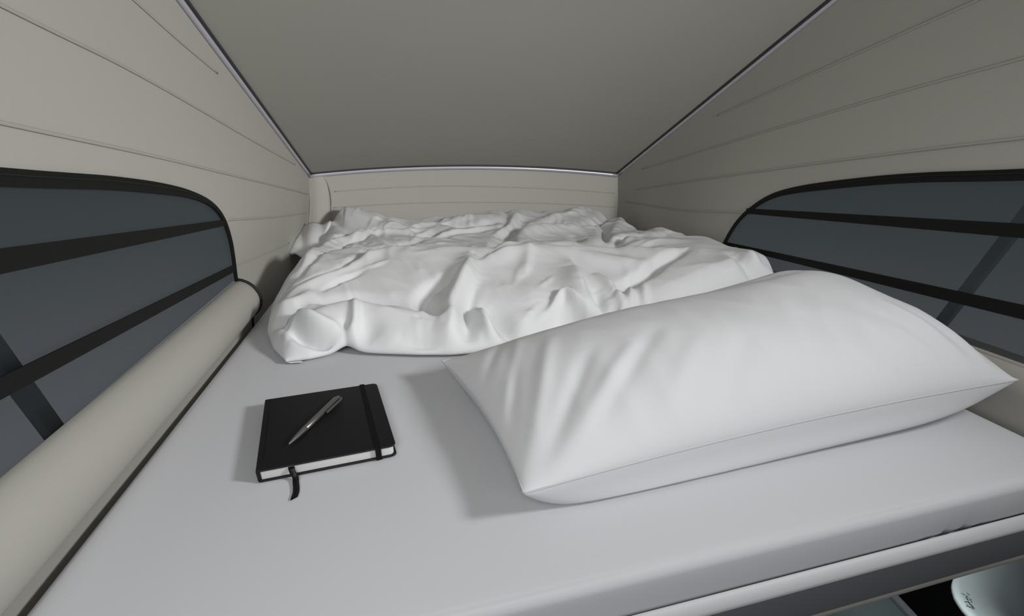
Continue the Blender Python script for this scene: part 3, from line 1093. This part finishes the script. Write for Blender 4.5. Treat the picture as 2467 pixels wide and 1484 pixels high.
def pen():
    # lies on the cover, tip towards the ribbon end
    r = 0.0043
    tip, end = np.array([-0.1735, 0.5165]), np.array([-0.1270, 0.6160])
    L_ = float(np.hypot(*(end - tip)))
    ang = math.atan2(end[1] - tip[1], end[0] - tip[0])
    root = empty('ballpoint_pen', (tip[0], tip[1], ztop + 0.0003), ang)
    tag(root, 'slim gunmetal ballpoint pen lying diagonally on the black notebook', 'pen')

    def lathe(name, prof, m, parent, k=20):
        v, f = [], []
        for (x_, rr) in prof:
            for i in range(k):
                a = 2 * math.pi * i / k
                v.append((x_, rr * math.cos(a), r + rr * math.sin(a) - 0.0002))
        n = len(prof)
        for i in range(n - 1):
            for j in range(k):
                f.append((i * k + j, i * k + (j + 1) % k, (i + 1) * k + (j + 1) % k, (i + 1) * k + j))
        f.append(tuple(range(k)))
        f.append(tuple((n - 1) * k + j for j in range(k)))
        return obj(name, v, f, m, parent, sharp=40)
    lathe('tip', [(0.0, 0.0006), (0.002, 0.0010), (0.0025, 0.0016), (0.010, 0.0027), (0.020, 0.0036), (0.030, 0.0041), (0.0335, 0.0042)], STEEL, root)
    lathe('barrel', [(0.0338, 0.0040), (0.0342, 0.0043), (0.060, 0.0044), (L_ - 0.006, 0.0043), (L_ - 0.002, 0.0041), (L_ - 0.001, 0.0036)], STEEL, root)
    lathe('push_button', [(L_ - 0.001, 0.0024), (L_ + 0.004, 0.0024), (L_ + 0.0048, 0.0018)], STEEL, root)
    # clip on the right-hand side
    v, f = sweep([(L_ - 0.002, -0.003, r + 0.002), (L_ - 0.001, -0.0092, r + 0.002), (L_ - 0.006, -0.0100, r + 0.002), (L_ - 0.033, -0.0086, r + 0.0014), (L_ - 0.038, -0.0078, r + 0.0012)], rect(0.0016, 0.0030))
    obj('clip', v, f, CHROME, root, smooth=False)


pen()

# ------------------------------------------------------------------ the cabin below, seen past the front edge
v, f = box(-0.5, 1.45, -0.4, 1.3, -1.32, -1.30)
struct(obj('floor', v, f, DARK, smooth=False))
v, f = box(1.42, 1.45, -0.4, 1.3, -1.30, -0.42)
struct(obj('wall_cabin', v, f, DARK, smooth=False))

# smoked glass counter lid with satin edge
ct = empty('kitchen_counter', (0.66, 0.45, -1.30))
tag(ct, 'kitchen unit with dark smoked glass lid and satin metal edge under the bed frame', 'kitchen unit')
cinv = Matrix.Translation(ct.location).inverted()
E0, E1 = at_z(2139, 1437, -0.40)[:2], at_z(2182, 1484, -0.40)[:2]
d = E1 - E0; d /= np.linalg.norm(d)      # edge direction on the lid
nrm = np.array([d[1], -d[0]])                                                   # to the left of it
if nrm[0] > 0:
    nrm = -nrm
e0 = E0 - d * 0.30
e1 = E0 + d * 0.35


def plank(o0, o1, z0, z1):
    q = [e0 + nrm * o0, e1 + nrm * o0, e1 + nrm * o1, e0 + nrm * o1]
    v = [cinv @ Vector((p[0], p[1], z)) for z in (z0, z1) for p in q]
    return v, [(0, 1, 2, 3), (4, 5, 6, 7), (0, 1, 5, 4), (1, 2, 6, 5), (2, 3, 7, 6), (3, 0, 4, 7)]


v, f = plank(0.0, 0.45, -0.408, -0.400)
obj('glass_lid', v, f, SMOKE, ct, smooth=False)
v, f = plank(-0.002, -0.0075, -0.408, -0.4005)
obj('dark_seal', v, f, RAILD, ct, smooth=False)
v, f = plank(-0.0078, -0.020, -0.408, -0.399)
obj('metal_edge', v, f, CHROME, ct, smooth=False)
v, f = plank(-0.012, 0.44, -1.29, -0.409)
obj('cabinet_body', v, f, DARK, ct, smooth=False)


# pale rounded seat shell with a small printed mark
def shell():
    z0 = -0.40
    root = empty('rounded_panel', (1.12, 0.30, -1.30))
    tag(root, 'pale glossy rounded panel with small grey print in the dark cabin below the frame', 'panel')
    inv = np.array(root.location)
    # outline measured on the height z0
    A = [at_z(2440, 1225, z0), at_z(2350, 1310, z0), at_z(2302, 1385, z0), at_z(2298, 1420, z0), at_z(2312, 1450, z0), at_z(2340, 1484, z0), at_z(2400, 1535, z0)]
    left = resample([p for p in A], 0.01)
    v, f = [], []
    m = 26
    dirn = R_ * 0.94 + np.array([0.1, -0.1, 0.0])
    dirn /= np.linalg.norm(dirn)
    for p in left:
        for k in range(m):
            t = k / (m - 1)
            a = t * math.pi * 0.5
            q = p + dirn * (0.21 * math.sin(a)) + np.array([0, 0, 1.0]) * (0.30 * (math.cos(a) - 1)) 
            v.append(q - inv)
    n = len(left)
    f = [(i * m + k, i * m + k + 1, (i + 1) * m + k + 1, (i + 1) * m + k) for i in range(n - 1) for k in range(m - 1)]
    s = obj('shell', v, f, WHITEP, root)
    md = s.modifiers.new('thick', 'SOLIDIFY')
    md.thickness = 0.01
    md.offset = -1
    # the print: tiny strokes on the shell
    rnd = random.Random(3)
    V, F = [], []
    marks = [(2322, 1431), (2328, 1436), (2333, 1429), (2330, 1443), (2337, 1440), (2326, 1449), (2334, 1452), (2340, 1447), (2332, 1460), (2339, 1463), (2343, 1461)]
    for (a, b) in marks:
        p = at_z(a, b, z0 + 0.0005)
        # bring onto the shell surface height
        best = min(v, key=lambda q: (q[0] + inv[0] - p[0]) ** 2 + (q[1] + inv[1] - p[1]) ** 2)
        for _ in range(2):
            d_ = np.array([rnd.uniform(-1, 1), rnd.uniform(-1, 1), 0]) * 0.003
            w_ = np.array([-d_[1], d_[0], 0]) * 0.22
            c_ = p + np.array([rnd.uniform(-.001, .001), rnd.uniform(-.001, .001), best[2] + inv[2] - p[2] + 0.0006])
            k = len(V)
            V += [c_ - d_ - w_ - inv, c_ + d_ - w_ - inv, c_ + d_ + w_ - inv, c_ - d_ + w_ - inv]
            F.append((k, k + 1, k + 2, k + 3))
    obj('print', V, F, INK, s, smooth=False)


shell()

# ------------------------------------------------------------------ lights
def area(name, loc, aim, size, power, col=(1, 1, 1), sy=None):
    l = bpy.data.lights.new(name, 'AREA')
    l.shape = 'RECTANGLE' if sy else 'SQUARE'
    l.size = size
    if sy:
        l.size_y = sy
    l.energy = power
    l.color = col
    o = bpy.data.objects.new(name, l)
    COL.objects.link(o)
    o.location = loc
    d = Vector(aim) - Vector(loc)
    o.rotation_euler = d.to_track_quat('-Z', 'Y').to_euler()
    return o


key = area('key_light', (0.80, 0.10, 0.56), (-0.05, 0.75, 0.0), 0.15, 6.1)
kl = key.data
kl.use_nodes = True
n = kl.node_tree
em = n.nodes['Emission']
fo = n.nodes.new('ShaderNodeLightFalloff')
fo.inputs['Strength'].default_value = 1.0
n.links.new(fo.outputs['Constant'], em.inputs['Strength'])
fl = area('fill_light', (-0.24, -0.22, 0.66), (0.10, 0.9, 0.06), 0.55, 3.1, (1.0, 1.0, 1.0), 0.4)
area('front_fill', (0.50, -0.40, 0.45), (0.50, 0.7, 0.05), 0.4, 0.9, (1, 1, 1), 0.3)
fl.data.spread = math.radians(130)
area('cabin_fill', (0.70, 0.40, -0.22), (1.05, 0.33, -0.46), 0.08, 0.55, (0.92, 1.0, 1.0))  # added unseen lamp that brightens the pale panel under the bed
